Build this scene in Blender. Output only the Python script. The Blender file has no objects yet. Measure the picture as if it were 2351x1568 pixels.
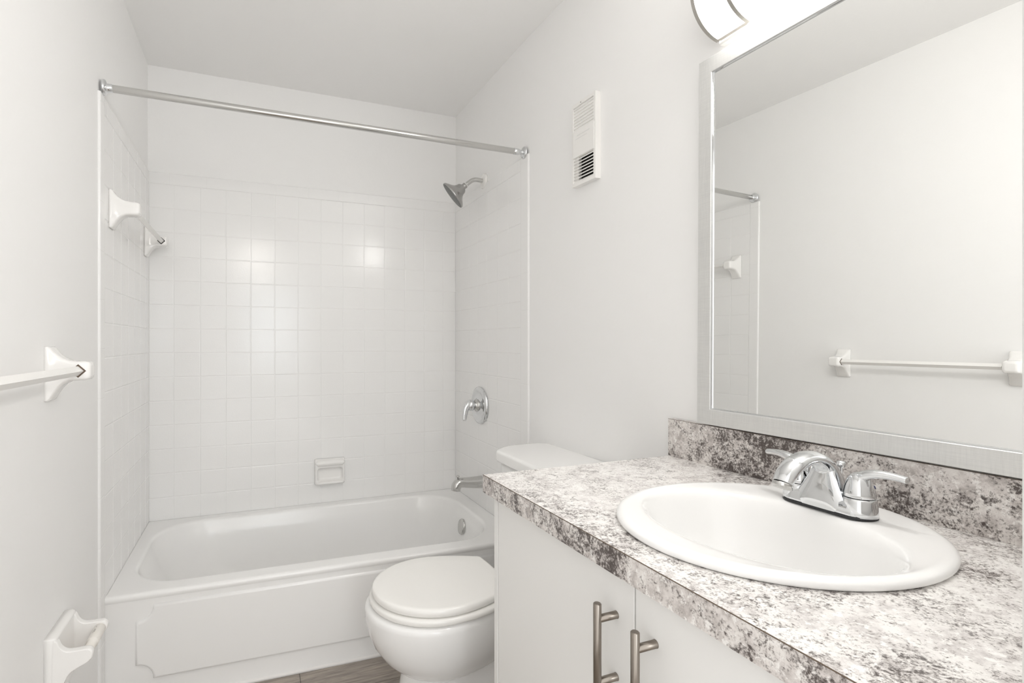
import bpy, bmesh, math, random
from mathutils import Vector, Matrix

random.seed(7)
PI = math.pi
scene = bpy.context.scene
COL = scene.collection

# ------------------------------------------------------------------ camera, world, lamps, exposure
IMG_W, IMG_H = 2351, 1568
cam_data = bpy.data.cameras.new('camera')
cam = bpy.data.objects.new('camera', cam_data)
COL.objects.link(cam)
cam.location = (0.4466, -2.637, 1.1646)
cam.rotation_euler = (PI / 2, 0, -math.radians(21.1002))
cam_data.sensor_width = 36.0
cam_data.lens = 1175.38 / IMG_W * 36.0
cam_data.shift_x = 141.85 / IMG_W
cam_data.shift_y = 1.82 / IMG_W
cam_data.clip_start = 0.01
scene.camera = cam

world = bpy.data.worlds.new('world')
scene.world = world
world.use_nodes = True
world.node_tree.nodes['Background'].inputs['Color'].default_value = (1.0, 0.99, 0.975, 1)
world.node_tree.nodes['Background'].inputs['Strength'].default_value = 1.75

scene.view_settings.view_transform = 'Standard'
scene.view_settings.look = 'None'
scene.view_settings.gamma = 1.0
scene.view_settings.use_curve_mapping = False
scene.view_settings.exposure = 0.06
VANITY_GLOW = 20.5
scene.cycles.max_bounces = 14
scene.cycles.diffuse_bounces = 10
scene.cycles.glossy_bounces = 8


def area_lamp(name, loc, rot, sx, sy, energy, color):
    d = bpy.data.lights.new(name, 'AREA')
    d.shape = 'RECTANGLE'
    d.size, d.size_y = sx, sy
    d.energy = energy
    d.color = color
    o = bpy.data.objects.new(name, d)
    o.location = loc
    o.rotation_euler = rot
    COL.objects.link(o)
    return o


# daylight window and ceiling lamp of the room beyond the doorway behind the camera
area_lamp('daylight_window', (0.68, -5.0, 1.36), (PI / 2, 0, 0), 0.62, 1.10, 8, (0.84, 0.93, 1.0))
area_lamp('hall_ceiling_lamp', (0.47, -5.0, 2.30), (PI / 3, 0, 0), 0.42, 0.34, 6, (1.0, 0.95, 0.88))


# ------------------------------------------------------------------ helpers
def tag(o, label=None, cat=None, group=None, kind=None):
    if label: o['label'] = label
    if cat: o['category'] = cat
    if group: o['group'] = group
    if kind: o['kind'] = kind
    return o


def thing(name, loc, label, cat, group=None):
    o = bpy.data.objects.new(name, None)
    o.empty_display_size = 0.05
    o.location = loc
    COL.objects.link(o)
    return tag(o, label, cat, group)


def world_loc(o):
    v = Vector((0, 0, 0))
    while o is not None:
        v += o.location
        o = o.parent
    return v


class MB:
    """collects geometry in world metres; build() links it as ONE mesh object"""
    def __init__(self):
        self.v, self.f, self.s = [], [], []

    def add(self, verts, faces, smooth=False):
        b = len(self.v)
        self.v += [tuple(p) for p in verts]
        for f in faces:
            self.f.append([b + i for i in f])
            self.s.append(smooth)

    def box(self, x0, x1, y0, y1, z0, z1):
        v = [(x, y, z) for z in (z0, z1) for y in (y0, y1) for x in (x0, x1)]
        self.add(v, [(0, 2, 3, 1), (4, 5, 7, 6), (0, 1, 5, 4), (2, 6, 7, 3), (0, 4, 6, 2), (1, 3, 7, 5)])

    def loft(self, loops, cap0=False, cap1=False, closed=True, smooth=True, fan0=None, fan1=None):
        n = len(loops[0])
        v = [p for l in loops for p in l]
        f = []
        for i in range(len(loops) - 1):
            for j in range(n if closed else n - 1):
                k = (j + 1) % n
                f.append((i * n + j, i * n + k, (i + 1) * n + k, (i + 1) * n + j))
        self.add(v, f, smooth)
        b = len(self.v) - len(v)
        L = (len(loops) - 1) * n
        if cap0:
            self.f.append([b + j for j in reversed(range(n))]); self.s.append(False)
        if cap1:
            self.f.append([b + L + j for j in range(n)]); self.s.append(False)

    def lathe(self, prof, origin, axis, n=32, cap0=True, cap1=True, smooth=True):
        """prof: (radius, distance along axis)"""
        a = Vector(axis).normalized()
        t = Vector((0, 0, 1)) if abs(a.z) < 0.9 else Vector((1, 0, 0))
        u = a.cross(t).normalized()
        w = a.cross(u)
        o = Vector(origin)
        loops = []
        for r, d in prof:
            r = max(r, 1e-5)
            loops.append([o + a * d + (u * math.cos(2 * PI * k / n) + w * math.sin(2 * PI * k / n)) * r for k in range(n)])
        self.loft(loops, cap0, cap1, smooth=smooth)

    def tube(self, pts, radii, n=16, flat=1.0, up=(0, 0, 1), caps=True):
        """swept ellipse; radii per point; flat scales the 'up' axis (number or list)"""
        P = [Vector(p) for p in pts]
        loops = []
        for i, p in enumerate(P):
            d = (P[min(i + 1, len(P) - 1)] - P[max(i - 1, 0)]).normalized()
            s = d.cross(Vector(up))
            s = s.normalized() if s.length > 1e-6 else Vector((1, 0, 0))
            q = s.cross(d).normalized()
            r = radii[i] if hasattr(radii, '__len__') else radii
            fl = flat[i] if hasattr(flat, '__len__') else flat
            loops.append([p + (s * math.cos(2 * PI * k / n) + q * fl * math.sin(2 * PI * k / n)) * r for k in range(n)])
        self.loft(loops, caps, caps)

    def build(self, name, mat, parent=None, bevel=0, seg=2, weld=False, subsurf=0):
        base = world_loc(parent) if parent is not None else Vector((0, 0, 0))
        me = bpy.data.meshes.new(name)
        me.from_pydata([tuple(Vector(p) - base) for p in self.v], [], self.f)
        for p, s in zip(me.polygons, self.s):
            p.use_smooth = s
        bm = bmesh.new(); bm.from_mesh(me)
        if weld:
            bmesh.ops.remove_doubles(bm, verts=bm.verts, dist=1e-5)
        bmesh.ops.recalc_face_normals(bm, faces=bm.faces)
        bm.to_mesh(me); bm.free()
        me.materials.append(mat)
        o = bpy.data.objects.new(name, me)
        COL.objects.link(o)
        if parent is not None:
            o.parent = parent
        if bevel:
            m = o.modifiers.new('bevel', 'BEVEL')
            m.width = bevel; m.segments = seg; m.limit_method = 'ANGLE'; m.angle_limit = math.radians(40)
            for p in me.polygons: p.use_smooth = True
            w = o.modifiers.new('wn', 'WEIGHTED_NORMAL'); w.keep_sharp = False
        if subsurf:
            m = o.modifiers.new('sub', 'SUBSURF'); m.levels = subsurf; m.render_levels = subsurf
        return o


def smooth_path(pts, n=6):
    """Catmull-Rom through control points (tuples of any length)"""
    P = [tuple(p) for p in pts]
    out = []
    for i in range(len(P) - 1):
        p0, p1, p2, p3 = P[max(i - 1, 0)], P[i], P[i + 1], P[min(i + 2, len(P) - 1)]
        for k in range(n):
            t = k / n
            out.append(tuple(0.5 * (2 * b + (c - a) * t + (2 * a - 5 * b + 4 * c - d) * t * t + (3 * b - a - 3 * c + d) * t ** 3)
                             for a, b, c, d in zip(p0, p1, p2, p3)))
    out.append(P[-1])
    return out


def roundrect(x0, x1, y0, y1, r, nc=8, ne=6):
    """counter-clockwise loop, same count for any size; r = radius or 4 radii (x1y1, x0y1, x0y0, x1y0)"""
    R = r if hasattr(r, '__len__') else (r, r, r, r)
    cs = [(x1 - R[0], y1 - R[0], 0, R[0]), (x0 + R[1], y1 - R[1], PI / 2, R[1]),
          (x0 + R[2], y0 + R[2], PI, R[2]), (x1 - R[3], y0 + R[3], 1.5 * PI, R[3])]
    pts = []
    for i, (cx, cy, a, rr) in enumerate(cs):
        for k in range(nc):
            t = a + PI / 2 * k / (nc - 1)
            pts.append((cx + rr * math.cos(t), cy + rr * math.sin(t)))
        nx, ny, na, nr = cs[(i + 1) % 4]
        e0 = pts[-1]
        e1 = (nx + nr * math.cos(na), ny + nr * math.sin(na))
        for k in range(1, ne):
            pts.append((e0[0] + (e1[0] - e0[0]) * k / ne, e0[1] + (e1[1] - e0[1]) * k / ne))
    return pts


# ------------------------------------------------------------------ materials
def mat(name, color=(0.8, 0.8, 0.8), rough=0.5, metal=0.0, spec=0.5, coat=0.0, bump=None, emit=None):
    m = bpy.data.materials.new(name)
    m.use_nodes = True
    nt = m.node_tree
    b = nt.nodes['Principled BSDF']
    b.inputs['Base Color'].default_value = (*color, 1)
    b.inputs['Roughness'].default_value = rough
    b.inputs['Metallic'].default_value = metal
    b.inputs['Specular IOR Level'].default_value = spec
    b.inputs['Coat Weight'].default_value = coat
    if emit:
        b.inputs['Emission Color'].default_value = (*emit[0], 1)
        b.inputs['Emission Strength'].default_value = emit[1]
    if bump:
        scale, strength, dist = bump
        tc = nt.nodes.new('ShaderNodeNewGeometry')
        n = nt.nodes.new('ShaderNodeTexNoise')
        n.inputs['Scale'].default_value = scale
        n.inputs['Detail'].default_value = 3
        bp = nt.nodes.new('ShaderNodeBump')
        bp.inputs['Strength'].default_value = strength
        bp.inputs['Distance'].default_value = dist
        nt.links.new(tc.outputs['Position'], n.inputs['Vector'])
        nt.links.new(n.outputs['Fac'], bp.inputs['Height'])
        nt.links.new(bp.outputs['Normal'], b.inputs['Normal'])
    return m


M = {}
M['paint'] = mat('wall_paint', (0.862, 0.859, 0.853), 0.42, spec=0.35, bump=(38, 0.12, 0.004))
M['ceil'] = mat('ceiling_paint', (0.885, 0.882, 0.876), 0.7, spec=0.3, bump=(60, 0.10, 0.004))
M['tile'] = mat('white_tile_glaze', (0.855, 0.852, 0.846), 0.13, spec=0.5, bump=(190, 0.11, 0.002))
M['enamel'] = mat('tub_enamel', (0.865, 0.862, 0.855), 0.20, spec=0.5)
M['porcelain'] = mat('porcelain', (0.86, 0.857, 0.85), 0.07, spec=0.5)
M['ceramic'] = mat('white_ceramic', (0.86, 0.85, 0.835), 0.10, spec=0.5)
M['plastic'] = mat('white_plastic', (0.85, 0.84, 0.82), 0.32)
M['cream'] = mat('cream_plastic', (0.83, 0.80, 0.755), 0.35)
M['seat'] = mat('seat_plastic', (0.86, 0.85, 0.825), 0.16)
M['cabinet'] = mat('cabinet_laminate', (0.80, 0.795, 0.78), 0.38)
M['chrome'] = mat('chrome', (0.74, 0.75, 0.76), 0.05, metal=1)
M['chrome_worn'] = mat('worn_chrome', (0.60, 0.595, 0.58), 0.15, metal=1)
M['chrome_dull'] = mat('dull_chrome', (0.46, 0.455, 0.445), 0.22, metal=1)
M['nickel'] = mat('brushed_nickel', (0.30, 0.268, 0.235), 0.28, metal=1)
M['nickel_light'] = mat('satin_nickel', (0.47, 0.45, 0.42), 0.5, metal=0.7)
M['dark'] = mat('dark_interior', (0.018, 0.016, 0.015), 0.6)
M['rubber'] = mat('black_rubber', (0.02, 0.02, 0.022), 0.5)
M['blue'] = mat('blue_dot', (0.02, 0.03, 0.12), 0.3)
M['seam'] = mat('brown_seam', (0.12, 0.085, 0.06), 0.6)
M['nozzle'] = mat('grey_rubber_nozzles', (0.13, 0.135, 0.13), 0.5)
M['mark'] = mat('grey_print', (0.30, 0.29, 0.27), 0.6)
M['mirror'] = mat('mirror_silver', (0.93, 0.935, 0.925), 0.0, metal=1)
M['glow'] = mat('lit_diffuser', (0.9, 0.9, 0.9), 0.3, emit=((1.0, 0.982, 0.955), VANITY_GLOW))
M['caulk'] = mat('white_caulk', (0.80, 0.785, 0.765), 0.4)


def ramp(nt, stops):
    r = nt.nodes.new('ShaderNodeValToRGB')
    while len(r.color_ramp.elements) < len(stops):
        r.color_ramp.elements.new(0.5)
    for e, (p, c) in zip(r.color_ramp.elements, stops):
        e.position = p
        e.color = (*c, 1) if hasattr(c, '__len__') else (c, c, c, 1)
    return r


def noise(nt, vec, scale, detail=6, rough=0.6, dist=0.0):
    n = nt.nodes.new('ShaderNodeTexNoise')
    n.inputs['Scale'].default_value = scale
    n.inputs['Detail'].default_value = detail
    n.inputs['Roughness'].default_value = rough
    n.inputs['Distortion'].default_value = dist
    nt.links.new(vec, n.inputs['Vector'])
    return n


def mixc(nt, fac, a, b, mode='MIX'):
    m = nt.nodes.new('ShaderNodeMix')
    m.data_type = 'RGBA'
    m.blend_type = mode
    for s, val in ((m.inputs[0], fac), (m.inputs[6], a), (m.inputs[7], b)):
        if hasattr(val, 'is_output'):
            nt.links.new(val, s)
        elif hasattr(val, '__len__'):
            s.default_value = (*val, 1)
        else:
            s.default_value = val
    return m.outputs[2]


def math_node(nt, op, a, b=None):
    m = nt.nodes.new('ShaderNodeMath')
    m.operation = op
    for s, val in ((m.inputs[0], a), (m.inputs[1], b)):
        if val is None: continue
        if hasattr(val, 'is_output'): nt.links.new(val, s)
        else: s.default_value = val
    return m.outputs[0]


def granite(name, dark, ground=((0.86, 0.845, 0.82), (0.78, 0.755, 0.735), (0.58, 0.55, 0.535)), chip=(0.89, 0.875, 0.855)):
    m = mat(name, (0.8, 0.78, 0.75), 0.28)
    nt = m.node_tree
    b = nt.nodes['Principled BSDF']
    pos = nt.nodes.new('ShaderNodeNewGeometry').outputs['Position']
    # soft mauve-grey clouding on a cream ground
    n1 = noise(nt, pos, 30, 8, 0.70, 0.2)
    r1 = ramp(nt, list(zip((0.40, 0.52, 0.63), ground)))
    nt.links.new(n1.outputs['Fac'], r1.inputs['Fac'])
    # white chips
    n2 = noise(nt, pos, 85, 6, 0.65, 0.3)
    r2 = ramp(nt, [(0.55, 0.0), (0.60, 1.0)])
    nt.links.new(n2.outputs['Fac'], r2.inputs['Fac'])
    c = mixc(nt, r2.outputs['Color'], r1.outputs['Color'], chip)
    # loose clusters that hold the dark mineral
    n3 = noise(nt, pos, 9.0, 4, 0.6, 0.5)
    r3 = ramp(nt, [(0.38, 0.0), (0.70, 1.0)])
    nt.links.new(n3.outputs['Fac'], r3.inputs['Fac'])
    n4 = noise(nt, pos, 230, 8, 0.72, 0.3)
    n5 = noise(nt, pos, 75, 8, 0.78, 0.7)
    s = math_node(nt, 'ADD', math_node(nt, 'MULTIPLY', n4.outputs['Fac'], 0.5), math_node(nt, 'MULTIPLY', n5.outputs['Fac'], 0.5))
    s2 = math_node(nt, 'ADD', s, math_node(nt, 'MULTIPLY', r3.outputs['Color'], dark))
    r4 = ramp(nt, [(0.560, 0.0), (0.635, 0.97)])
    nt.links.new(s2, r4.inputs['Fac'])
    r5 = ramp(nt, [(0.520, 0.0), (0.59, 0.75)])
    nt.links.new(s2, r5.inputs['Fac'])
    c = mixc(nt, r5.outputs['Color'], c, (0.42, 0.385, 0.365))
    c = mixc(nt, r4.outputs['Color'], c, (0.070, 0.055, 0.050))
    nt.links.new(c, b.inputs['Base Color'])
    return m


def plank_floor():
    m = mat('grey_oak_vinyl', (0.3, 0.25, 0.2), 0.42)
    nt = m.node_tree
    b = nt.nodes['Principled BSDF']
    pos = nt.nodes.new('ShaderNodeNewGeometry').outputs['Position']
    br = nt.nodes.new('ShaderNodeTexBrick')
    br.inputs['Scale'].default_value = 1.0
    br.inputs['Brick Width'].default_value = 1.2
    br.inputs['Row Height'].default_value = 0.152
    br.inputs['Mortar Size'].default_value = 0.0012
    br.inputs['Color1'].default_value = (0.38, 0.335, 0.295, 1)
    br.inputs['Color2'].default_value = (0.33, 0.288, 0.25, 1)
    br.inputs['Mortar'].default_value = (0.09, 0.07, 0.06, 1)
    nt.links.new(pos, br.inputs['Vector'])
    mp = nt.nodes.new('ShaderNodeMapping')
    mp.inputs['Scale'].default_value = (2.2, 26, 1)
    nt.links.new(pos, mp.inputs['Vector'])
    n = noise(nt, mp.outputs['Vector'], 3.0, 8, 0.65, 0.8)
    r = ramp(nt, [(0.33, (0.55, 0.55, 0.55)), (0.5, (0.95, 0.95, 0.95)), (0.68, (1.3, 1.28, 1.25))])
    nt.links.new(n.outputs['Fac'], r.inputs['Fac'])
    c = mixc(nt, 1.0, br.outputs['Color'], r.outputs['Color'], 'MULTIPLY')
    nt.links.new(c, b.inputs['Base Color'])
    bp = nt.nodes.new('ShaderNodeBump')
    bp.inputs['Strength'].default_value = 0.15
    bp.inputs['Distance'].default_value = 0.002
    nt.links.new(n.outputs['Fac'], bp.inputs['Height'])
    nt.links.new(bp.outputs['Normal'], b.inputs['Normal'])
    return m


def brushed_frame():
    m = mat('brushed_silver_frame', (0.72, 0.72, 0.70), 0.42, metal=0.55)
    nt = m.node_tree
    b = nt.nodes['Principled BSDF']
    pos = nt.nodes.new('ShaderNodeNewGeometry').outputs['Position']
    outs = []
    for sc in ((1, 25, 700), (1, 500, 25)):
        mp = nt.nodes.new('ShaderNodeMapping')
        mp.inputs['Scale'].default_value = sc
        nt.links.new(pos, mp.inputs['Vector'])
        outs.append(noise(nt, mp.outputs['Vector'], 1.0, 3, 0.6).outputs['Fac'])
    a = math_node(nt, 'ADD', outs[0], outs[1])
    r = ramp(nt, [(0.35, (0.655, 0.655, 0.645)), (0.65, (0.735, 0.735, 0.72))])
    nt.links.new(math_node(nt, 'MULTIPLY', a, 0.5), r.inputs['Fac'])
    nt.links.new(r.outputs['Color'], b.inputs['Base Color'])
    return m


def dotted_spray_face():
    m = mat('spray_face', (0.13, 0.135, 0.13), 0.45)
    nt = m.node_tree
    b = nt.nodes['Principled BSDF']
    pos = nt.nodes.new('ShaderNodeNewGeometry').outputs['Position']
    v = nt.nodes.new('ShaderNodeTexVoronoi')
    v.inputs['Scale'].default_value = 150
    nt.links.new(pos, v.inputs['Vector'])
    r = ramp(nt, [(0.18, (0.36, 0.36, 0.35)), (0.34, (0.10, 0.105, 0.10))])
    nt.links.new(v.outputs['Distance'], r.inputs['Fac'])
    nt.links.new(r.outputs['Color'], b.inputs['Base Color'])
    return m


M['granite'] = granite('granite_laminate_glare', 0.09)  # one laminate; top paler and less specked, partly pattern, partly painted lamp glare
M['granite_edge'] = granite('granite_laminate_no_glare', 0.15, ((0.76, 0.73, 0.70), (0.64, 0.60, 0.575), (0.44, 0.405, 0.385)), (0.82, 0.80, 0.775))  # darker, denser copy of the same decor, without the painted glare
M['floor'] = plank_floor()
M['frame'] = brushed_frame()
M['spray'] = dotted_spray_face()

# ------------------------------------------------------------------ measures
T = 0.1095                      # tile pitch
XL, XR = 0.0113, 1.4944         # tile faces
TILE_TOP = 1.935
CEIL = 2.415
WALL_M = 0.0319                 # the right wall runs slightly out of square past the tub
DOOR_Y = -2.45
LWX = 0.005                     # painted face of the left wall


def wall_x(y):
    return 1.500 if y > -0.79 else 1.500 - WALL_M * (y + 0.79)


# ------------------------------------------------------------------ room shell
def structure(name, mb, m, label=None, **k):
    o = mb.build(name, m, **k)
    return tag(o, label, None, None, 'structure')


mb = MB(); mb.box(-0.12, 1.75, -3.7, 0.12, -0.06, 0.0)
structure('floor', mb, M['floor'], 'grey-brown wood-look plank floor')
mb = MB(); mb.box(-0.12, 1.75, -2.57, 0.12, CEIL, CEIL + 0.08)
structure('ceiling', mb, M['ceil'], 'plain off-white painted ceiling')
mb = MB(); mb.box(-0.12, LWX, -2.57, 0.12, 0.0, CEIL)
w_left = structure('wall_left', mb, M['paint'], 'off-white painted wall on the side of the towel bars')
mb = MB(); mb.box(LWX, 1.5, 0.006, 0.12, 0.0, CEIL)
w_back = structure('wall_back', mb, M['paint'], 'off-white painted wall behind the bathtub')
mb = MB()
ys = [0.12, -0.79, -2.57]
lo = [(wall_x(y), y) for y in ys] + [(1.75, -2.57), (1.75, 0.12)]
mb.loft([[(x, y, 0.0) for x, y in lo], [(x, y, CEIL) for x, y in lo]], True, True, smooth=False)
w_right = structure('wall_right', mb, M['paint'], 'off-white painted wall carrying the mirror and vent')
mb = MB()
mb.box(0.965, wall_x(-2.57), -2.57, DOOR_Y, 0.0, CEIL)
mb.box(LWX, 0.965, -2.57, DOOR_Y, 2.06, CEIL)
structure('wall_front', mb, M['paint'], 'painted wall with the doorway the view is taken through')
mb = MB()
mb.box(0.9765, 1.04, DOOR_Y, DOOR_Y + 0.015, 0.0, 2.12)
structure('trim_1', mb, M['paint'], 'painted door casing edge at the far right', bevel=0.004)
mb = MB()
mb.box(LWX, 0.9765, DOOR_Y, DOOR_Y + 0.015, 2.06, 2.12)
structure('trim_2', mb, M['paint'], 'painted head casing over the doorway', bevel=0.004)

# ------------------------------------------------------------------ tile surround


def tile_panel(wall, org, ud, vd, nd, ulines, vlines):
    """org + u*ud + v*vd; pillowed tiles on a grout bed"""
    org, ud, vd, nd = map(Vector, (org, ud, vd, nd))
    mb = MB()
    P = lambda u, v, h: org + ud * u + vd * v + nd * h
    u0, u1, v0, v1 = ulines[0], ulines[-1], vlines[0], vlines[-1]
    mb.add([P(u0, v0, 0), P(u1, v0, 0), P(u1, v1, 0), P(u0, v1, 0)], [(0, 1, 2, 3)])
    g, s, H = 0.0010, 0.0028, 0.0009
    for a, b in zip(ulines, ulines[1:]):
        for c, d in zip(vlines, vlines[1:]):
            if b - a < 0.012 or d - c < 0.012: continue
            j = [random.uniform(-0.0002, 0.0002) for _ in range(4)]
            l0 = [P(a + g, c + g, 0), P(b - g, c + g, 0), P(b - g, d - g, 0), P(a + g, d - g, 0)]
            l1 = [P(a + g + s * .4, c + g + s * .4, H * .7), P(b - g - s * .4, c + g + s * .4, H * .7), P(b - g - s * .4, d - g - s * .4, H * .7), P(a + g + s * .4, d - g - s * .4, H * .7)]
            l2 = [P(a + g + s, c + g + s, H + j[0]), P(b - g - s, c + g + s, H + j[1]), P(b - g - s, d - g - s, H + j[2]), P(a + g + s, d - g - s, H + j[3])]
            mb.loft([l0, l1, l2], False, True, smooth=False)
    return tag(mb.build('tile_panel', M['tile'], wall), 'glossy white square tiles')


rows = [1.225 - (r - 5) * T for r in range(12, -2, -1)]         # up to the course under the bullnose
vl = [0.35] + rows
TOPROW = rows[-1]
# back wall
tile_panel(w_back, (0, 0.0011, 0), (1, 0, 0), (0, 0, 1), (0, -1, 0), [XL - 0.001] + [i * T for i in range(1, 14)] + [XR + 0.001], vl)
# left and right returns (u runs towards the room)
YL0, YR0 = 0.7392 - 6 * T, 0.0837
tile_panel(w_left, (XL - 0.0011, 0, 0), (0, -1, 0), (0, 0, 1), (1, 0, 0), [-0.001] + [YL0 + i * T for i in range(7)], vl)
tile_panel(w_right, (XR + 0.0011, 0, 0), (0, -1, 0), (0, 0, 1), (-1, 0, 0), [-0.001] + [YR0 + i * T for i in range(7)], vl)


def bullnose(wall, org, along, out, nd, length, width, joints, h=0.0009, depth=0.0068):
    """edge strip: profile (out, nd) swept along 'along', split at the joints"""
    org, al, ou, nd = map(Vector, (org, along, out, nd))
    r = 0.0055
    prof = [(-0.0010, -0.0011), (0.0006, -0.0003), (0.0010, h * .5), (0.0022, h), (0.004, h), (width * .5, h), (width - r - .002, h)]
    prof += [(width - r + r * math.sin(t * PI / 16), h - r + r * math.cos(t * PI / 16)) for t in range(0, 9)]
    prof += [(width, -depth)]
    mb = MB()
    st = [(0.0, 0.0)]
    for j in joints:
        if 0.02 < j < length - 0.02:
            st += [(j - .0032, 0), (j - .0016, 0), (j - .0005, -.0005), (j + .0005, -.0005), (j + .0016, 0), (j + .0032, 0)]
    st.append((length, 0.0))
    mb.loft([[org + al * a + ou * (p + (d if i > 6 else 0)) + nd * (q + d) for i, (p, q) in enumerate(prof)] for a, d in st], False, False, closed=False)
    return tag(mb.build('bullnose_edging', M['tile'], wall), 'rounded white edging tiles')


J = 0.153
bullnose(w_back, (XL, 0.0, TOPROW), (1, 0, 0), (0, 0, 1), (0, -1, 0), XR - XL, TILE_TOP - TOPROW, [0.08 + J * k for k in range(10)])
for wl, xx, nx, y0, ye in ((w_left, XL, 1, 0.7392, 0.790), (w_right, XR, -1, YR0 + 6 * T, 0.8044)):
    bullnose(wl, (xx, 0.0, TOPROW), (0, -1, 0), (0, 0, 1), (nx, 0, 0), y0 + .0012, TILE_TOP - TOPROW, [0.1 + J * k for k in range(6)])
    bullnose(wl, (xx, -y0, 0.012), (0, 0, 1), (0, -1, 0), (nx, 0, 0), TILE_TOP - 0.012, ye - y0, [0.06 + J * k for k in range(14)])

# ------------------------------------------------------------------ bathtub
RIM = 0.358
tub = thing('bathtub', (0.75, -0.38, 0.0), 'white alcove bathtub with a notched raised panel on its apron', 'bathtub')


def skew(x, y):
    return y * (1.0 + 0.060 * x / 1.494)


def tub_loop(x0, x1, y0, y1, r, z):
    return [(x, skew(x, y), z) for x, y in roundrect(x0, x1, y0, y1, r, nc=12, ne=10)]


x0, x1, yb, yf = XL - 0.0002, XR + 0.0002, -0.0005, -0.742
OX0, OX1, OY0, OY1 = 0.062, 1.415, -0.668, -0.058
RR = (0.19, 0.20, 0.165, 0.19)


def opening(d, z, dl=0.0, dr=0.0, df=0.0):
    return tub_loop(OX0 + d + dl, OX1 - d - dr, OY0 + d + df, OY1 - d, tuple(q - d * .12 for q in RR), z)


mb = MB()
loops = [tub_loop(x0, x1, yf + 0.0035, yb, 0.001, RIM - 0.024), tub_loop(x0, x1, yf + 0.0015, yb, 0.001, RIM - 0.018),
         tub_loop(x0, x1, yf + .0005, yb, 0.001, RIM - 0.012), tub_loop(x0, x1, yf + .002, yb, 0.001, RIM - 0.006),
         tub_loop(x0, x1, yf + .0055, yb, 0.001, RIM - 0.002), tub_loop(x0, x1, yf + .010, yb, 0.002, RIM - .0006), tub_loop(x0, x1, yf + .016, yb, 0.002, RIM - .0004), tub_loop(x0 + .004, x1 - .004, yf + .024, yb - .006, 0.01, RIM - .0002)]
ops = [(-0.020, RIM - .0002, 0, 0), (-0.012, RIM - 0.0004, 0, 0), (-0.006, RIM - 0.0014, 0, 0), (-0.0015, RIM - 0.0045, 0, 0), (0.0015, RIM - 0.0095, 0, 0), (0.004, RIM - 0.018, 0, 0), (0.009, RIM - 0.036, .002, 0),
       (0.018, 0.29, 0.008, 0), (0.030, 0.20, 0.035, 0), (0.042, 0.13, 0.075, 0), (0.058, 0.085, 0.11, .005),
       (0.085, 0.056, 0.13, .01), (0.13, 0.043, 0.14, .01), (0.20, 0.040, 0.145, .01)]
loops += [opening(*p) for p in smooth_path(ops, 3)]
mb.loft(loops, False, True)
basin = mb.build('basin', M['enamel'], tub)

mb = MB()
yA = yf + 0.004
prof = [(yf + 0.003, RIM - 0.023), (yf + .0035, RIM - 0.030), (yA, RIM - 0.045), (yA, RIM - 0.08), (yA, 0.06), (yA - 0.002, 0.014), (yA - 0.006, 0.0)]
xs = [x0 + (x1 - x0) * k / 12 for k in range(13)]
mb.loft([[(x, skew(x, y), z) for y, z in prof] for x in xs], False, False, closed=False)
mb.build('apron', M['enamel'], tub)

px0, px1, pz0, pz1, nr = 0.100, 1.405, 0.080, 0.314, 0.050


def notched(d):
    """rectangle with concave quarter-round corners, grown outwards by d"""
    pts = []
    r = nr - d
    for cx, cz, a0, a1 in ((px1, pz1, 1.5, 1.0), (px0, pz1, 2.0, 1.5), (px0, pz0, 0.5, 0.0), (px1, pz0, 1.0, 0.5)):
        for k in range(9):
            t = (a0 + (a1 - a0) * k / 8) * PI
            pts.append((cx + r * math.cos(t), cz + r * math.sin(t)))
    g = d
    out = []
    for x, z in pts:
        out.append((min(max(x, px0 - g), px1 + g) if not (abs(x - px0) < 1e-6 or abs(x - px1) < 1e-6) else (px0 - g if abs(x - px0) < 1e-6 else px1 + g),
                    (pz0 - g if abs(z - pz0) < 1e-6 else pz1 + g if abs(z - pz1) < 1e-6 else z)))
    return out


mb = MB()
mb.loft([[(x, skew(x, yA + 0.0005), z) for x, z in notched(0.004)], [(x, skew(x, yA - 0.0025), z) for x, z in notched(0.0025)],
         [(x, skew(x, yA - 0.0060), z) for x, z in notched(0.0)], [(x, skew(x, yA - 0.0075), z) for x, z in notched(-0.005)]], False, True)
mb.build('apron_panel', M['enamel'], tub)

mb = MB()
mb.lathe([(0.036, -0.004), (0.037, 0.003), (0.035, 0.007), (0.026, 0.010), (0.012, 0.0115), (0.0, 0.012)], (1.392, -0.345, 0.272), (-0.985, 0, 0.17), 36)
mb.build('overflow_plate', M['chrome_worn'], tub)

mb = MB()
mb.loft([[(x, skew(x, yA - 0.0005), 0.011), (x, skew(x, yA - 0.006), 0.008), (x, skew(x, yA - 0.012), 0.0005), (x, skew(x, yA + .004), 0.0)] for x in xs], False, False, closed=False)
mb.build('caulk_bead', M['caulk'], tub)

# ------------------------------------------------------------------ tub spout, valve, shower head (each on the right tiles)
sp = thing('tub_spout', (XR, -0.350, 0.48), 'chrome tub spout with diverter knob on the tiles above the tub rim', 'tub spout')
mb = MB()
pts = [(XR, -.350, .481), (XR - .02, -.350, .481), (XR - .070, -.350, .484), (XR - .105, -.350, .487), (XR - .124, -.350, .483), (XR - .134, -.350, .470), (XR - .137, -.350, .452)]
pp = smooth_path([p + (r,) for p, r in zip(pts, (.030, .029, .0255, .0235, .0240, .0240, .0225))], 5)
mb.tube([p[:3] for p in pp], [p[3] for p in pp], 24, up=(0, 1, 0))
mb.build('spout_body', M['chrome_worn'], sp)
mb = MB(); mb.lathe([(.0035, 0), (.0035, .014), (.008, .016), (.008, .022), (.004, .024)], (XR - .126, -.350, .500), (0, 0, 1), 16)
mb.build('diverter_knob', M['chrome_worn'], sp)

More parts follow.
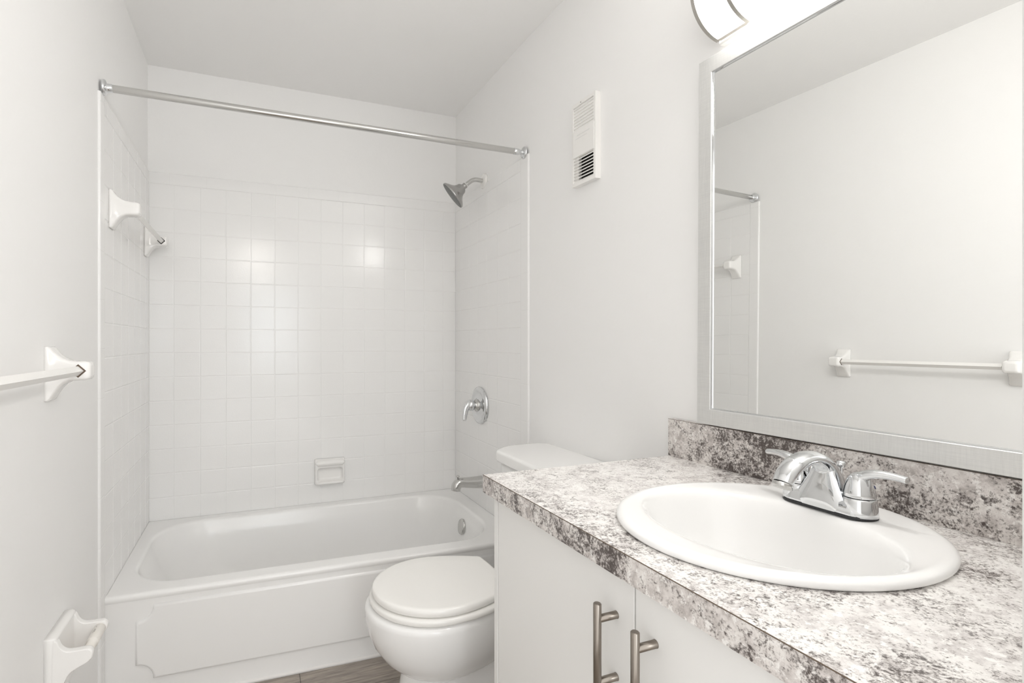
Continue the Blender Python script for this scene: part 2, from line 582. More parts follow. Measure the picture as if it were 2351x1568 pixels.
va = thing('shower_valve', (XR, -0.338, 0.855), 'chrome shower valve with round plate and lever on the tiles', 'shower valve')
mb = MB()
mb.lathe([(.092, 0), (.092, .006), (.089, .012), (.081, .0165), (.072, .0165), (.066, .011), (.050, .010), (.034, .013), (.030, .016)], (XR, -.338, .855), (-1, 0, 0), 56)
mb.build('escutcheon', M['chrome'], va)
mb = MB()
mb.lathe([(.030, .012), (.0295, .026), (.0225, .028), (.0215, .042), (.0225, .043)], (XR, -.338, .855), (-1, 0, 0), 32)
mb.build('valve_hub', M['chrome_worn'], va)
mb = MB()
mb.lathe([(.022, .036), (.0275, .046), (.0280, .056), (.0250, .067), (.014, .074), (0, .076)], (XR, -.338, .857), (-1, 0, 0), 32)
pts = [(XR - .050, -.338, .862, .024), (XR - .066, -.340, .857, .0215), (XR - .079, -.343, .843, .0165), (XR - .086, -.346, .822, .0130), (XR - .089, -.348, .802, .0115), (XR - .0905, -.349, .788, .0100), (XR - .0908, -.349, .784, .006)]
pp = smooth_path(pts, 5)
mb.tube([p[:3] for p in pp], [p[3] for p in pp], 18, flat=.72, up=(0, 1, 0))
mb.build('lever', M['chrome'], va)

sh = thing('shower_rose', (1.500, -0.365, 1.947), 'chrome bell-shaped shower head on a bent arm above the tiles', 'shower head')
mb = MB(); mb.lathe([(.038, 0), (.037, .006), (.030, .010), (.018, .013)], (1.500, -.372, 1.947), (-1, 0, 0), 32)
tag(mb.build('wall_flange', M['plastic'], sh), 'white painted wall flange')
mb = MB()
pp = smooth_path([(1.500, -.372, 1.947), (1.480, -.371, 1.950), (1.455, -.369, 1.952), (1.437, -.367, 1.947), (1.421, -.366, 1.936), (1.406, -.365, 1.924)], 5)
mb.tube(pp, .0105, 16, up=(0, 1, 0))
mb.build('shower_arm', M['chrome_worn'], sh)
hn = Vector((-0.72, 0.30, -0.63)).normalized()
ho = Vector((1.407, -.365, 1.925))
mb = MB(); mb.lathe([(.0125, 0), (.0125, .004)], ho, hn, 20)
tag(mb.build('thread_tape', M['plastic'], sh), 'white thread tape')
mb = MB()
mb.lathe([(.011, .003), (.014, .006), (.014, .014), (.013, .018), (.021, .024), (.026, .031), (.028, .040), (.033, .050), (.045, .061), (.060, .071), (.0705, .080), (.0715, .085), (.0695, .0875)], ho, hn, 48, cap1=False)
mb.build('bell', M['chrome_dull'], sh)
mb = MB(); mb.lathe([(.0695, .0873), (.062, .0885), (.03, .0895), (0, .090)], ho, hn, 48, cap0=False)
tag(mb.build('spray_face', M['spray'], sh), 'dark spray face with rubber nozzles')

# ------------------------------------------------------------------ shower rod
rod = thing('shower_curtain_rod', (0.75, -0.768, 1.953), 'chrome shower curtain rod spanning the tub between the side walls', 'shower rod')
A, B = Vector((XL + 0.001, -0.762, 1.958)), Vector((XR - 0.001, -0.775, 1.947))
dv = (B - A).normalized()
LEN = (B - A).length
mb = MB(); mb.lathe([(.0112, .026), (.0117, .027), (.0117, LEN - .050), (.0112, LEN - .049)], A, dv, 28)
mb.build('tube', M['chrome_worn'], rod)
mb = MB(); mb.lathe([(.0245, 0), (.0245, .004), (.0225, .0075), (.0165, .0095), (.0130, .0100), (.0130, .0115), (.0128, .024), (.0115, .0245), (.0115, .027)], A, dv, 32)
mb.build('end_flange', M['chrome'], rod)
mb = MB(); mb.lathe([(.0245, 0), (.0245, .003), (.0225, .0065), (.0140, .0085), (.0098, .010), (.0085, .0105), (.0085, .012), (.0100, .0125), (.0100, .0150), (.0085, .0155), (.0085, .017), (.0100, .0175), (.0095, .021), (.0118, .026), (.0130, .032), (.0130, .049), (.0115, .050)], B, -dv, 32)
mb.build('end_flange', M['chrome'], rod)


# ------------------------------------------------------------------ ceramic towel bars on the left
def ceramic_post(mb, x, y, z, s=1.0):
    secs = [(0, .0275, .0625, 0, .004), (.006, .0275, .0625, 0, .005), (.010, .0265, .060, 0, .008), (.016, .0250, .050, .001, .010), (.024, .0240, .0395, .003, .010), (.034, .0235, .0300, .005, .009),
            (.046, .0230, .0240, .006, .008), (.060, .0228, .0222, .006, .008), (.076, .0225, .0218, .006, .008), (.082, .0215, .0205, .006, .008), (.0855, .0185, .0175, .006, .008), (.087, .013, .012, .006, .006)]
    mb.loft([[(x + d * s, y + a, z + dz + b) for a, b in roundrect(-hy, hy, -hz, hz, r, nc=5, ne=3)] for d, hy, hz, dz, r in secs], True, True)


def square_bar(mb, x, z, ya, yb_, h):
    prof = [(h, 0), (h * .92, h * .08), (h * .08, h * .92), (0, h), (-h * .08, h * .92), (-h * .92, h * .08), (-h, 0), (-h * .92, -h * .08), (-h * .08, -h * .92), (0, -h), (h * .08, -h * .92), (h * .92, -h * .08)]
    mb.loft([[(x + p, y, z + q) for p, q in prof] for y in (ya, yb_)], True, True, smooth=False)


def towel_bar(name, x, ya, yb_, z, label, bar_x=.064, bar_h=.0113, sock=True):
    t = thing(name, (x, (ya + yb_) / 2, z), label, 'towel bar', 'white ceramic towel bars')
    for y, s in ((ya, -1), (yb_, 1)):
        mb = MB(); ceramic_post(mb, x, y, z)
        p = mb.build('post', M['ceramic'], t)
        mb = MB(); mb.loft([[(x + bar_x + a, y + s * .0229, z + .006 + b) for a, b in ((.0158, 0), (0, .0158), (-.0158, 0), (0, -.0158))],
                            [(x + bar_x + a, y + s * .0234, z + .006 + b) for a, b in ((.0153, 0), (0, .0153), (-.0153, 0), (0, -.0153))]], False, True, smooth=False)
        mb.build('socket', M['seam'] if sock else M['dark'], p)
    mb = MB(); square_bar(mb, x + bar_x, z + .006, ya - .020, yb_ + .020, bar_h)
    mb.build('bar', M['plastic'], t)
    return t


towel_bar('towel_bar', LWX, -1.196, -1.760, 1.092, 'white ceramic towel bar on the painted wall beside the doorway')
towel_bar('towel_bar', XL, -0.085, -0.666, 1.600, 'white ceramic towel bar on the tiles inside the tub alcove', sock=False)

# ------------------------------------------------------------------ toilet paper holder
tp = thing('toilet_paper_holder', (LWX, -1.14, 0.40), 'empty white ceramic toilet paper holder low on the painted wall', 'toilet paper holder')
TY0, TY1 = -1.228, -1.081
mb = MB()
back = roundrect(TY0 + .0012, TY1 - .0012, 0.335, 0.490, .004, nc=4, ne=4)
secs = [(LWX, 0.0), (0.022, 0.0), (0.027, .002), (0.029, .006)]
mb.loft([[(x, y + (d if y < -1.15 else -d), z + (d if z < .41 else -d)) for y, z in back] for x, d in secs], True, True)
prof = smooth_path([(.024, .486), (.031, .480), (.037, .466), (.047, .457), (.062, .4545), (.080, .4545), (.092, .4535), (.0985, .447), (.0995, .438), (.096, .428), (.086, .420), (.070, .413), (.055, .403), (.044, .385), (.037, .362), (.030, .345), (.020, .338)], 3)
cx, cz = .05, .43
for ya, yb_ in ((TY0, TY0 + .019), (TY1 - .019, TY1)):
    def pl(y, d): return [(x + (-d if x > cx else 0) * .9, y, z + (-d if z > cz else d) * .6) for x, z in prof]
    mb.loft([pl(ya, .0028), pl(ya + .0015, .0008), pl(ya + .004, 0), pl(yb_ - .004, 0), pl(yb_ - .0015, .0008), pl(yb_, .0028)], True, True)
mb.build('bracket', M['ceramic'], tp)
mb = MB()
rx, rz = .084, .437
mb.lathe([(.0100, 0), (.0105, .002), (.0105, .040), (.0128, .0405), (.0130, .042), (.0130, .108), (.012, .110)], (rx, TY0 + .019, rz), (0, 1, 0), 24)
rl = mb.build('roller', M['cream'], tp)
mb = MB()
rp = lambda a, y: (rx + .01315 * math.cos(a), y, rz + .01315 * math.sin(a))
for a, y0_, y1_ in ((1.95, -1.143, -1.123), (1.72, -1.141, -1.127), (1.80, -1.118, -1.114)):
    mb.add([rp(a, y0_), rp(a + .10, y0_), rp(a + .10, y1_), rp(a, y1_)], [(0, 1, 2, 3)])
mb.build('printed_mark', M['mark'], rl)

# ------------------------------------------------------------------ soap dish on the back tiles
so = thing('soap_dish', (0.81, 0.0, 0.51), 'white ceramic soap dish with a ledge on the back tiles', 'soap dish')
mb = MB()
SX0, SX1, SZ0, SZ1 = .737, .882, .452, .578


def sl(d, y, r, zb=0.0, zt=0.0):
    return [(x, y, z) for x, z in roundrect(SX0 + d, SX1 - d, SZ0 + d + zb, SZ1 - d - zt, r, nc=6, ne=4)]


mb.loft([sl(-.002, 0.0, .006), sl(-.002, -.010, .008), sl(0, -.022, .012), sl(.002, -.028, .013), sl(.0045, -.030, .012, .003, .015), sl(.0085, -.030, .012, .006, .030),
         sl(.0100, -.027, .012, .007, .032), sl(.0115, -.018, .012, .008, .034), sl(.0140, -.009, .013, .009, .034), sl(.020, -.0055, .012, .010, .033)], True, True)
# top ledge and bottom lip roll
for zc, hh, dep, w in ((SZ1 - .017, .0155, .044, .0), (SZ0 + .010, .0085, .038, .003)):
    secs = []
    for k in range(13):
        f = k / 12
        x = SX0 + w + (SX1 - SX0 - 2 * w) * f
        e = min(1.0, math.sin(PI * f) * 4 + .25)
        secs.append([(x, -.004 - (dep - .004) * (.5 + .5 * math.cos(t)) * (.7 + .3 * e), zc + hh * e * math.sin(t)) for t in [2 * PI * q / 14 for q in range(14)]])
    mb.loft(secs, True, True)
mb.build('dish', M['ceramic'], so)

# ------------------------------------------------------------------ toilet
TC = -1.152
to = thing('toilet', (1.15, TC, 0.0), 'white two-piece toilet with closed lid between bathtub and vanity', 'toilet')


def egg(xt, xb, hw, z, n=48, wb=None, sq=2.0):
    """oval, round at xt (front) and wider set back; y half-width hw"""
    cxm = xt + hw * 1.05
    pts = []
    for k in range(n):
        t = 2 * PI * k / n
        c, s = math.cos(t), math.sin(t)
        if c < 0:
            pts.append((cxm + (cxm - xt) * c, TC + hw * s, z))
        else:
            w = hw if wb is None else hw + (wb - hw) * (c ** 1.5)
            e = math.copysign(abs(s) ** (2 / sq), s)
            pts.append((cxm + (xb - cxm) * (abs(c) ** (2 / sq)), TC + w * e, z))
    return pts


mb = MB()
L = [(.785, 1.28, .155, .3862, .11), (.770, 1.28, .170, .3858, .11), (.7625, 1.29, .1775, .3835, .12), (.7565, 1.30, .1835, .377, .12), (.756, 1.30, .184, .366, .12), (.756, 1.30, .184, .350, .12), (.762, 1.30, .180, .315, .12), (.778, 1.29, .170, .275, .115),
     (.803, 1.27, .154, .238, .11), (.832, 1.24, .134, .210, .105), (.862, 1.20, .112, .192, .10), (.890, 1.16, .09, .182, .085), (.94, 1.1, .05, .178, .05)]
mb.loft([egg(a, b, w, z, wb=wb) for a, b, w, z, wb in L], True, True)
mb.build('bowl', M['porcelain'], to)
mb = MB()
L = [(.872, 1.33, .088, .215, .10), (.868, 1.34, .088, .18, .10), (.860, 1.35, .092, .13, .105), (.850, 1.36, .098, .07, .11), (.842, 1.37, .104, .025, .115), (.838, 1.37, .108, .010, .118), (.836, 1.37, .109, 0.0, .12)]
mb.loft([egg(a, b, w, z, wb=wb, sq=3.0) for a, b, w, z, wb in L], True, True)
mb.box(1.25, 1.45, TC - .105, TC + .105, .10, .375)
mb.build('pedestal', M['porcelain'], to)
mb = MB()
L = [(.782, 1.205, .170, .3865, .120), (.775, 1.21, .177, .3885, .127), (.7705, 1.215, .1815, .3915, .13), (.7690, 1.22, .183, .396, .13), (.7690, 1.22, .183, .4015, .13), (.7705, 1.218, .1815, .4055, .13), (.775, 1.21, .177, .4082, .125), (.783, 1.205, .169, .4092, .12)]
mb.loft([egg(a, b, w, z, wb=wb, sq=3.0) for a, b, w, z, wb in L], True, True)
mb.build('seat', M['seat'], to)
mb = MB()


def lid_loop(d, z):
    xt, cxm, xb, hw, hb = .776 + d, .975, 1.176 - d, .179 - d, .116 - d
    pts = []
    for k in range(33):
        t = PI / 2 + PI * k / 32
        pts.append((cxm + (cxm - xt) * math.cos(t), TC + hw * math.sin(t), z))
    side = [(cxm + (xb - cxm) * f, hw + (hb - hw) * (f ** 1.7)) for f in (.15, .3, .45, .6, .75, .9, .975)]
    pts += [(x, TC - w, z) for x, w in side]
    pts += [(xb, TC - hb + .006, z), (xb + .004, TC - hb * .4, z), (xb + .004, TC + hb * .4, z), (xb, TC + hb - .006, z)]
    pts += [(x, TC + w, z) for x, w in reversed(side)]
    return pts


mb.loft([lid_loop(.010, .4105), lid_loop(.003, .4120), lid_loop(0, .418), lid_loop(.0008, .4255), lid_loop(.0020, .4300), lid_loop(.0045, .4328), lid_loop(.0085, .4345), lid_loop(.0135, .4352), lid_loop(.05, .4356)], True, True)
mb.build('lid', M['seat'], to)
mb = MB()


def tank_loop(d, z):
    x0_, x1_, hw, a, b_ = 1.268 + d, 1.511, .248 - d, .110, .085
    pts = []
    for sgn in (1, -1):
        c = []
        for k in range(13):
            t = PI / 2 * k / 12
            c.append((x0_ + a * (1 - math.cos(t)), TC + sgn * (hw - b_ + b_ * math.sin(t)), z))
        side = [(x1_ - .045 + .045 * math.sin(t), TC + sgn * (hw - .050 + .050 * math.cos(t)), z) for t in [PI / 2 * q / 8 for q in range(9)]]
        half = c + side
        pts += half if sgn > 0 else list(reversed(half))
    return [(x - .008 * (1 - ((y - TC) / hw) ** 2) if x < x0_ + .02 else x, y, zz) for x, y, zz in pts]


mb.loft([tank_loop(.050, .372), tank_loop(.036, .385), tank_loop(.022, .50), tank_loop(.014, .735)], True, True)
mb.build('tank', M['porcelain'], to)
mb = MB()
mb.loft([tank_loop(.010, .735), tank_loop(.003, .737), tank_loop(0, .741), tank_loop(0, .744), tank_loop(0, .7665), tank_loop(.0012, .7705), tank_loop(.0045, .7738), tank_loop(.0090, .7752), tank_loop(.0140, .7758)], True, True)
mb.build('tank_lid', M['porcelain'], to)

# ------------------------------------------------------------------ vanity cabinet
CF = 0.972                         # door faces
va_c = thing('vanity_cabinet', (1.2, -2.0, 0.0), 'white flat-door vanity cabinet with two bar handles under the granite-look countertop', 'cabinet')
mb = MB()
mb.box(CF + .019, 1.515, -2.435, -2.418, .10, .8165)
mb.box(CF + .019, 1.515, -2.418, -1.580, .10, .118)
mb.box(CF + .019, CF + .030, -2.418, -1.580, .745, .8165)
mb.box(1.505, 1.515, -2.418, -1.580, .118, .8165)
mb.box(CF + .075, CF + .090, -2.435, -1.580, 0.0, .10)
mb.build('carcass', M['cabinet'], va_c)
mb = MB(); mb.box(CF - .001, 1.515, -1.5795, -1.5625, 0.0, .8165)
mb.build('side_panel', M['cabinet'], va_c, bevel=.001)
HX = 0.9365
for (ya, yb_), hy in (((-2.0295, -1.5815), -1.990), ((-2.433, -2.0325), -2.0725)):
    mb = MB(); mb.box(CF, CF + .018, ya, yb_, .105, .815)
    d = mb.build('door', M['cabinet'], va_c, bevel=.0012)
    mb = MB()
    mb.lathe([(.0050, 0), (.0062, .0012), (.0062, .1428), (.0050, .144)], (HX, hy, .6235), (0, 0, 1), 24)
    for zz in (.647, .743):
        mb.lathe([(.0058, 0), (.0058, CF - HX - .001), (.0064, CF - HX + .0005)], (HX, hy, zz), (1, 0, 0), 18)
    mb.build('handle', M['nickel'], d)

# ------------------------------------------------------------------ countertop with backsplash
CT = 0.857
SCX, SCY = 1.247, -2.031
ct = thing('countertop', (1.2, -2.0, .8165), 'granite-look laminate countertop with backsplash on the white vanity cabinet', 'countertop')
front_x = lambda y: 0.946 + (-1.554 - y) * 0.0115
corners = [(front_x(-1.554), -1.554), (front_x(-2.434), -2.434), (wall_x(-2.434) - .001, -2.434), (wall_x(-1.554) - .001, -1.554)]


def ray_to_quad(cx, cy, ang):
    d = (math.cos(ang), math.sin(ang))
    best = None
    for (ax, ay), (bx, by) in zip(corners, corners[1:] + corners[:1]):
        ex, ey = bx - ax, by - ay
        den = d[0] * ey - d[1] * ex
        if abs(den) < 1e-9: continue
        t = ((ax - cx) * ey - (ay - cy) * ex) / den
        s = ((ax - cx) * d[1] - (ay - cy) * d[0]) / den
        if t > 0 and -1e-6 <= s <= 1 + 1e-6 and (best is None or t < best): best = t
    return (cx + d[0] * best, cy + d[1] * best)


N = 96
angs = [2 * PI * k / N for k in range(N)]
for cxn, cyn in corners:
    a = math.atan2(cyn - SCY, cxn - SCX) % (2 * PI)
    k = min(range(N), key=lambda i: abs((angs[i] - a + PI) % (2 * PI) - PI))
    angs[k] = a
outer = [ray_to_quad(SCX, SCY, a) for a in angs]
inner = [(SCX + .225 * math.cos(a), SCY + .205 * math.sin(a)) for a in angs]
mb = MB()
mb.loft([[(x, y, .8165) for x, y in inner], [(x, y, CT) for x, y in inner], [(x, y, CT) for x, y in outer], [(x, y, CT - .0008) for x, y in outer], [(x, y, .8165) for x, y in outer], [(x, y, .8165) for x, y in inner]], smooth=False)
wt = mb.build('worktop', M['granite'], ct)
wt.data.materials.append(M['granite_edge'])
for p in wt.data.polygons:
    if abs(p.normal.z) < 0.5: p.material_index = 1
mb = MB()
ya, yb_ = -1.549, -2.434
W = lambda y, o: wall_x(y) - o
mb.loft([[(W(y, .001), y, CT), (W(y, .021), y, CT), (W(y, .021), y, .957), (W(y, .001), y, .957)] for y in (ya, yb_)], True, True, smooth=False)
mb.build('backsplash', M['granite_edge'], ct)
mb = MB()
mb.loft([[(front_x(y) - .0006, y, CT - .0007), (front_x(y) - .0006, y, CT + .0002), (front_x(y) + .0008, y, CT + .0002)] for y in (-1.554, -2.434)], smooth=False)
tag(mb.build('edge_seam', M['seam'], ct), 'thin brown laminate seam')
mb = MB()
mb.loft([[(W(y, .0214), y, .9563), (W(y, .0214), y, .9572), (W(y, .0204), y, .9572)] for y in (ya, yb_)], smooth=False)
tag(mb.build('edge_seam', M['seam'], ct), 'thin brown laminate seam')

# ------------------------------------------------------------------ sink
si = thing('sink', (SCX, SCY, CT), 'white oval drop-in sink set in the countertop', 'sink')


def ell(cx, rx_, ry_, z, n=96):
    return [(cx + rx_ * math.cos(2 * PI * k / n), SCY + ry_ * math.sin(2 * PI * k / n), z) for k in range(n)]


mb = MB()
S = [(SCX, .2435, .2205, CT + .0005), (SCX, .2470, .2240, CT + .003), (SCX, .2480, .2250, CT + .0065), (SCX, .2465, .2235, CT + .0105), (SCX, .2420, .2190, CT + .0135), (SCX, .2350, .2120, CT + .0148),
     (1.240, .2150, .2070, CT + .0140), (1.228, .180, .2030, CT + .0125), (1.222, .1600, .1990, CT + .0105), (1.220, .1530, .1950, CT + .0070), (1.219, .1480, .1910, CT + .0010), (1.218, .1430, .1860, CT - .012),
     (1.217, .1350, .1760, CT - .040), (1.216, .1240, .1600, CT - .075), (1.215, .1040, .1320, CT - .108), (1.214, .0750, .0930, CT - .126), (1.213, .0400, .0480, CT - .133), (1.212, .0230, .0230, CT - .135)]
pp = smooth_path(S, 3)
mb.loft([ell(*p) for p in pp], False, False)
mb.build('basin', M['porcelain'], si)
mb = MB(); mb.lathe([(.0235, -.001), (.0225, .001), (.017, 0), (.016, -.012), (0, -.013)], (1.212, SCY, CT - .135), (0, 0, 1), 28, cap0=False)
mb.build('drain', M['chrome'], si)

# ------------------------------------------------------------------ faucet
FX, FY, FZ = 1.404, -2.027, CT + .0125
fa = thing('faucet', (FX, FY, FZ), 'chrome two-handle centerset faucet on the back rim of the sink', 'faucet')


def stadium(hl, hw, z, cx=FX, n=40):
    pts = []
    for k in range(n):
        t = 2 * PI * k / n
        pts.append((cx + hw * math.cos(t), FY + (hl - hw) * (1 if math.sin(t) >= 0 else -1) + hw * math.sin(t), z))
    return pts


mb = MB(); mb.loft([stadium(.0765, .0285, FZ), stadium(.0765, .0285, FZ + .004)], True, True)
tag(mb.build('gasket', M['rubber'], fa), 'black rubber gasket')
mb = MB()
mb.loft([stadium(.0760, .0282, FZ + .004), stadium(.0752, .0275, FZ + .008), stadium(.0720, .0245, FZ + .022), stadium(.0700, .0215, FZ + .026), stadium(.066, .012, FZ + .0275)], True, True)
mb.build('base', M['chrome'], fa)
for s, nm in ((1, 'hot'), (-1, 'cold')):
    hy = FY + s * .051
    mb = MB()
    mb.lathe([(.0268, .004), (.0262, .010), (.0240, .030), (.0236, .0335)], (FX, hy, FZ), (0, 0, 1), 36)
    mb.build('handle_base', M['chrome'], fa)
    mb = MB()
    mb.lathe([(.0228, .0345), (.0232, .0355), (.0225, .042), (.0205, .052), (.0172, .062), (.0125, .070), (.0065, .0745), (0, .0758)], (FX, hy, FZ), (0, 0, 1), 36)
    pts = [(FX, hy - s * .006, FZ + .058, .012), (FX, hy + s * .006, FZ + .0695, .0120), (FX, hy + s * .020, FZ + .0765, .0105), (FX + .002, hy + s * .036, FZ + .0790, .0090), (FX + .004, hy + s * .052, FZ + .0785, .0080), (FX + .005, hy + s * .066, FZ + .0770, .0074)]
    q = smooth_path(pts, 5)
    mb.tube([p[:3] for p in q], [p[3] for p in q], 18, flat=.74)
    h = mb.build('handle', M['chrome'], fa)
    if s < 0:
        mb = MB(); mb.lathe([(.0030, -.004), (.0030, .0006), (.0024, .0012)], (FX + .0120, hy - .0162, FZ + .0525), (.58, -.76, .25), 14)
        tag(mb.build('index_dot', M['blue'], h), 'dark blue index dot')
mb = MB()
pts = [(FX + .012, FZ + .006, .0300, 1.0), (FX + .010, FZ + .030, .0255, 1.0), (FX + .002, FZ + .058, .0215, .85), (FX - .014, FZ + .080, .0195, .72), (FX - .038, FZ + .0915, .0188, .66), (FX - .064, FZ + .0915, .0188, .66), (FX - .088, FZ + .083, .0188, .68), (FX - .106, FZ + .069, .0180, .70), (FX - .114, FZ + .056, .0165, .74)]
q = smooth_path(pts, 5)
loops = []
for i, (x, z, r, fl) in enumerate(q):
    xa, za = q[max(i - 1, 0)][:2]; xb_, zb_ = q[min(i + 1, len(q) - 1)][:2]
    d = Vector((xb_ - xa, 0, zb_ - za)).normalized()
    nrm = Vector((-d.z, 0, d.x))
    loops.append([Vector((x, FY, z)) + Vector((0, 1, 0)) * r * math.cos(2 * PI * k / 28) + nrm * r * fl * math.sin(2 * PI * k / 28) for k in range(28)])
mb.loft(loops, True, True)
# front skirt sweeping from the spout down to the base
mb.loft([[(FX - f + .006 * g ** 4, FY + w * g, z) for g in [-1 + 2 * k / 16 for k in range(17)]] for f, w, z in
         ((.0287, .047, FZ + .0045), (.0280, .0445, FZ + .014), (.0258, .037, FZ + .030), (.0222, .028, FZ + .048), (.0190, .0215, FZ + .064), (.0170, .0175, FZ + .078))], closed=False)
mb.build('spout', M['chrome'], fa)
mb = MB(); mb.lathe([(.0155, -.001), (.0158, .001), (.0158, .0085), (.0135, .0095), (.0120, .0096), (.0115, .008)], (FX - .1145, FY, FZ + .0555), (-.30, 0, -.95), 28)
mb.build('aerator', M['chrome_worn'], fa)
mb = MB(); mb.lathe([(.0028, 0), (.0028, .066), (.0065, .068), (.0075, .073), (.0060, .078), (0, .079)], (FX + .036, FY, FZ + .002), (0, 0, 1), 18)
mb.build('lift_rod', M['chrome'], fa)

# ------------------------------------------------------------------ mirror


def gl(y, z, depth):               # mirror plane (leans slightly off the wall), depth towards the room
    return (1.5142 - 0.0319 * (y + 1.9) + 0.00726 * (z - 1.425) - depth, y, z)


mi = thing('wall_mirror', gl(-2.03, .962, 0), 'large rectangular mirror in a brushed silver frame above the backsplash', 'mirror')
YA, YB, ZA, ZB = -1.652, -2.41, .961, 1.8715
fw = (.0375, .0375, .0385, .0385)   # far end, near end, bottom, top
ya, yb_, za, zb = YA - fw[0], YB + fw[1], ZA + fw[2], ZB - fw[3]
rect = lambda a, b, c, d, dep: [gl(a, c, dep), gl(b, c, dep), gl(b, d, dep), gl(a, d, dep)]
mb = MB()
mb.loft([rect(YA, YB, ZA, ZB, -.0185), rect(YA, YB, ZA, ZB, .0055), rect(YA - .001, YB + .001, ZA + .001, ZB - .001, .0065), rect(ya + .001, yb_ - .001, za - .001, zb + .001, .0065), rect(ya, yb_, za, zb, .0055), rect(ya, yb_, za, zb, -.002)], smooth=False)
mb.build('frame', M['frame'], mi)
mb = MB()
i1, i2 = .0, .0042
mb.loft([rect(ya, yb_, za, zb, .0042), rect(ya - .0020, yb_ + .0020, za + .0020, zb - .0020, .0042), rect(ya - .0030, yb_ + .0030, za + .0030, zb - .0030, .0020), rect(ya - .0030, yb_ + .0030, za + .0030, zb - .0030, .0002)], smooth=False)
mb.build('inner_bead', M['chrome'], mi)
mb = MB(); mb.add(rect(ya + .002, yb_ - .002, za - .002, zb + .002, 0.0), [(0, 1, 2, 3)])
mb.build('glass', M['mirror'], mi)

# ------------------------------------------------------------------ vanity light above the mirror
LZ, LR = 2.0, .098
Y0, Y1 = -1.700, -2.320
vl_ = thing('vanity_light', (wall_x(-2.0), -2.01, 1.90), 'lit curved white bath light with nickel bands above the mirror', 'light fixture')


def arc(y, r, a0=-81, a1=81, n=28):
    return [(wall_x(y) - .004 - r * math.cos(math.radians(a0 + (a1 - a0) * k / n)), y, LZ + r * math.sin(math.radians(a0 + (a1 - a0) * k / n))) for k in range(n + 1)]


mb = MB()
W = lambda y, o: wall_x(y) - o
mb.loft([[(W(y, 0), y, LZ - .108), (W(y, .014), y, LZ - .108), (W(y, .016), y, LZ - .104), (W(y, .016), y, LZ + .104), (W(y, .014), y, LZ + .108), (W(y, 0), y, LZ + .108)] for y in (Y0 - .004, Y1 + .004)], True, True, smooth=False)
mb.build('backplate', M['plastic'], vl_)
mb = MB()
mb.loft([arc(y, LR - .003) for y in (Y0 - .0027, (Y0 + Y1) / 2, Y1 + .0027)], closed=False)
tag(mb.build('diffuser', M['glow'], vl_), 'glowing white diffuser')
for y, q in ((Y0 - .0005, Y0 - .0025), (Y1 + .0005, Y1 + .0025)):
    mb = MB(); mb.loft([arc(y, LR - .0005, -88, 88), arc(q, LR - .0005, -88, 88)], True, True, smooth=False)
    mb.build('end_cap', M['nickel_light'], vl_)


def band(ya, yb_):
    mb = MB()
    q = [arc(ya, LR - .002), arc(ya, LR + .0035), arc(yb_, LR + .0035), arc(yb_, LR - .002)]
    mb.loft([list(c) for c in zip(*q)], True, True, smooth=False)
    return mb


for a, b in ((Y0, Y0 - .009), (Y0 - .081, Y0 - .090), (Y1 + .090, Y1 + .081), (Y1 + .009, Y1)):
    band(a, b).build('band', M['nickel_light'], vl_)
for a, b in ((Y0, Y0 - .090), (Y1 + .090, Y1)):
    for s in (-1, 1):
        mb = MB()
        t0, t1 = math.radians(s * 77), math.radians(s * 82)
        mb.loft([[(W(y, .004) - r * math.cos(t), y, LZ + r * math.sin(t)) for r, t in ((LR - .002, t0), (LR + .0035, t0), (LR + .0035, t1), (LR - .002, t1))] for y in (a - .009, b + .009)], True, True, smooth=False)
        mb.build('edge_trim', M['nickel_light'], vl_)

# ------------------------------------------------------------------ wall heater / vent
ve = thing('wall_vent', (wall_x(-1.18), -1.181, 1.705), 'white louvred vent cover with dark lower slots on the painted wall', 'vent')
VY0, VY1, VZ0, VZ1 = -1.119, -1.244, 1.704, 1.990
W = lambda y, o: wall_x(y) - o
D = .021


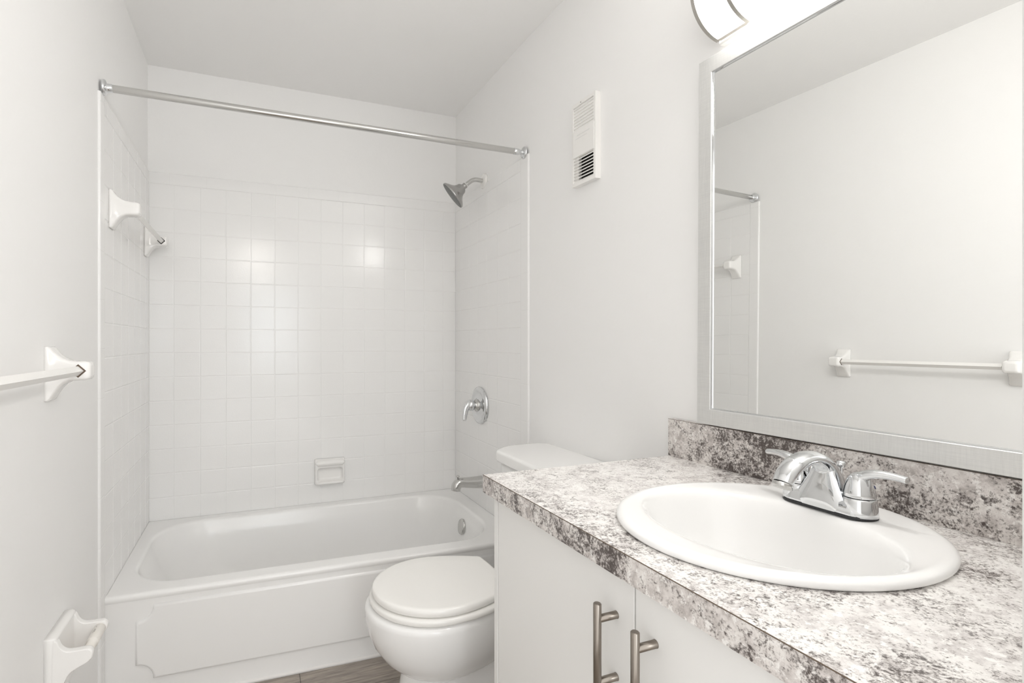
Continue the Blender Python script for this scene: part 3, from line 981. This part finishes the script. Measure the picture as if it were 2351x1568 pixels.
def vbox(mb, ya, yb_, z0, z1, o0, o1):
    mb.loft([[(W(y, o0), y, z0), (W(y, o1), y, z0), (W(y, o1), y, z1), (W(y, o0), y, z1)] for y in (ya, yb_)], True, True, smooth=False)


mb = MB()
vbox(mb, VY0, VY0 - .006, VZ0, VZ1, 0, D)
vbox(mb, VY1, VY1 + .010, VZ0, VZ1, 0, D)
vbox(mb, VY0 - .006, VY1 + .010, VZ1 - .012, VZ1, 0, D)
vbox(mb, VY0 - .006, VY1 + .010, VZ0, VZ0 + .012, 0, D)
mb.build('housing', M['plastic'], ve)
z_up0, z_mid1, z_mid0 = 1.894, 1.894, 1.803
mb = MB(); vbox(mb, VY0 - .006, VY1 + .006, z_mid0, z_mid1, .004, D + .0015)
mp_ = mb.build('cover_plate', M['plastic'], ve, bevel=.002)
mb = MB(); vbox(mb, VY0 - .030, VY1 + .028, 1.8745, 1.8765, D + .001, D + .0030); vbox(mb, VY0 - .020, VY1 + .042, 1.8640, 1.8652, D + .001, D + .0024)
mb.build('switch_ridge', M['cabinet'], mp_)
mb = MB(); vbox(mb, VY0 - .006, VY1 + .010, VZ0 + .010, z_mid0 + .002, .0005, .002)
mb.build('dark_opening', M['dark'], ve)
mb = MB(); vbox(mb, VY0 - .006, VY0 - .028, VZ0 + .010, z_mid0 + .002, .002, .014)
mb.build('inner_guard', M['plastic'], ve)
mb = MB(); vbox(mb, VY0 - .006, VY1 + .010, z_up0, VZ1 - .010, .0005, .0158)
mb.build('upper_backing', M['plastic'], ve)


def slat(z, th, drop, inn=.006):
    mb = MB()
    mb.loft([[(W(y, inn), y, z + drop), (W(y, D - .002), y, z), (W(y, D - .002), y, z - th), (W(y, inn), y, z + drop - th)] for y in (VY0 - .006, VY1 + .010)], True, True, smooth=False)
    mb.build('slat', M['plastic'], ve)


for k in range(8):
    slat(VZ0 + .0165 + k * .0108, .0032, .0085)
for k in range(7):
    slat(z_up0 + .014 + k * .0108, .0036, 0.0, .0156)
mb = MB(); mb.lathe([(.0018, 0), (.0015, .0015)], (W(-1.168, D), -1.168, VZ1 - .006), (-1, 0, 0), 10)
mb.build('screw', M['mark'], ve)
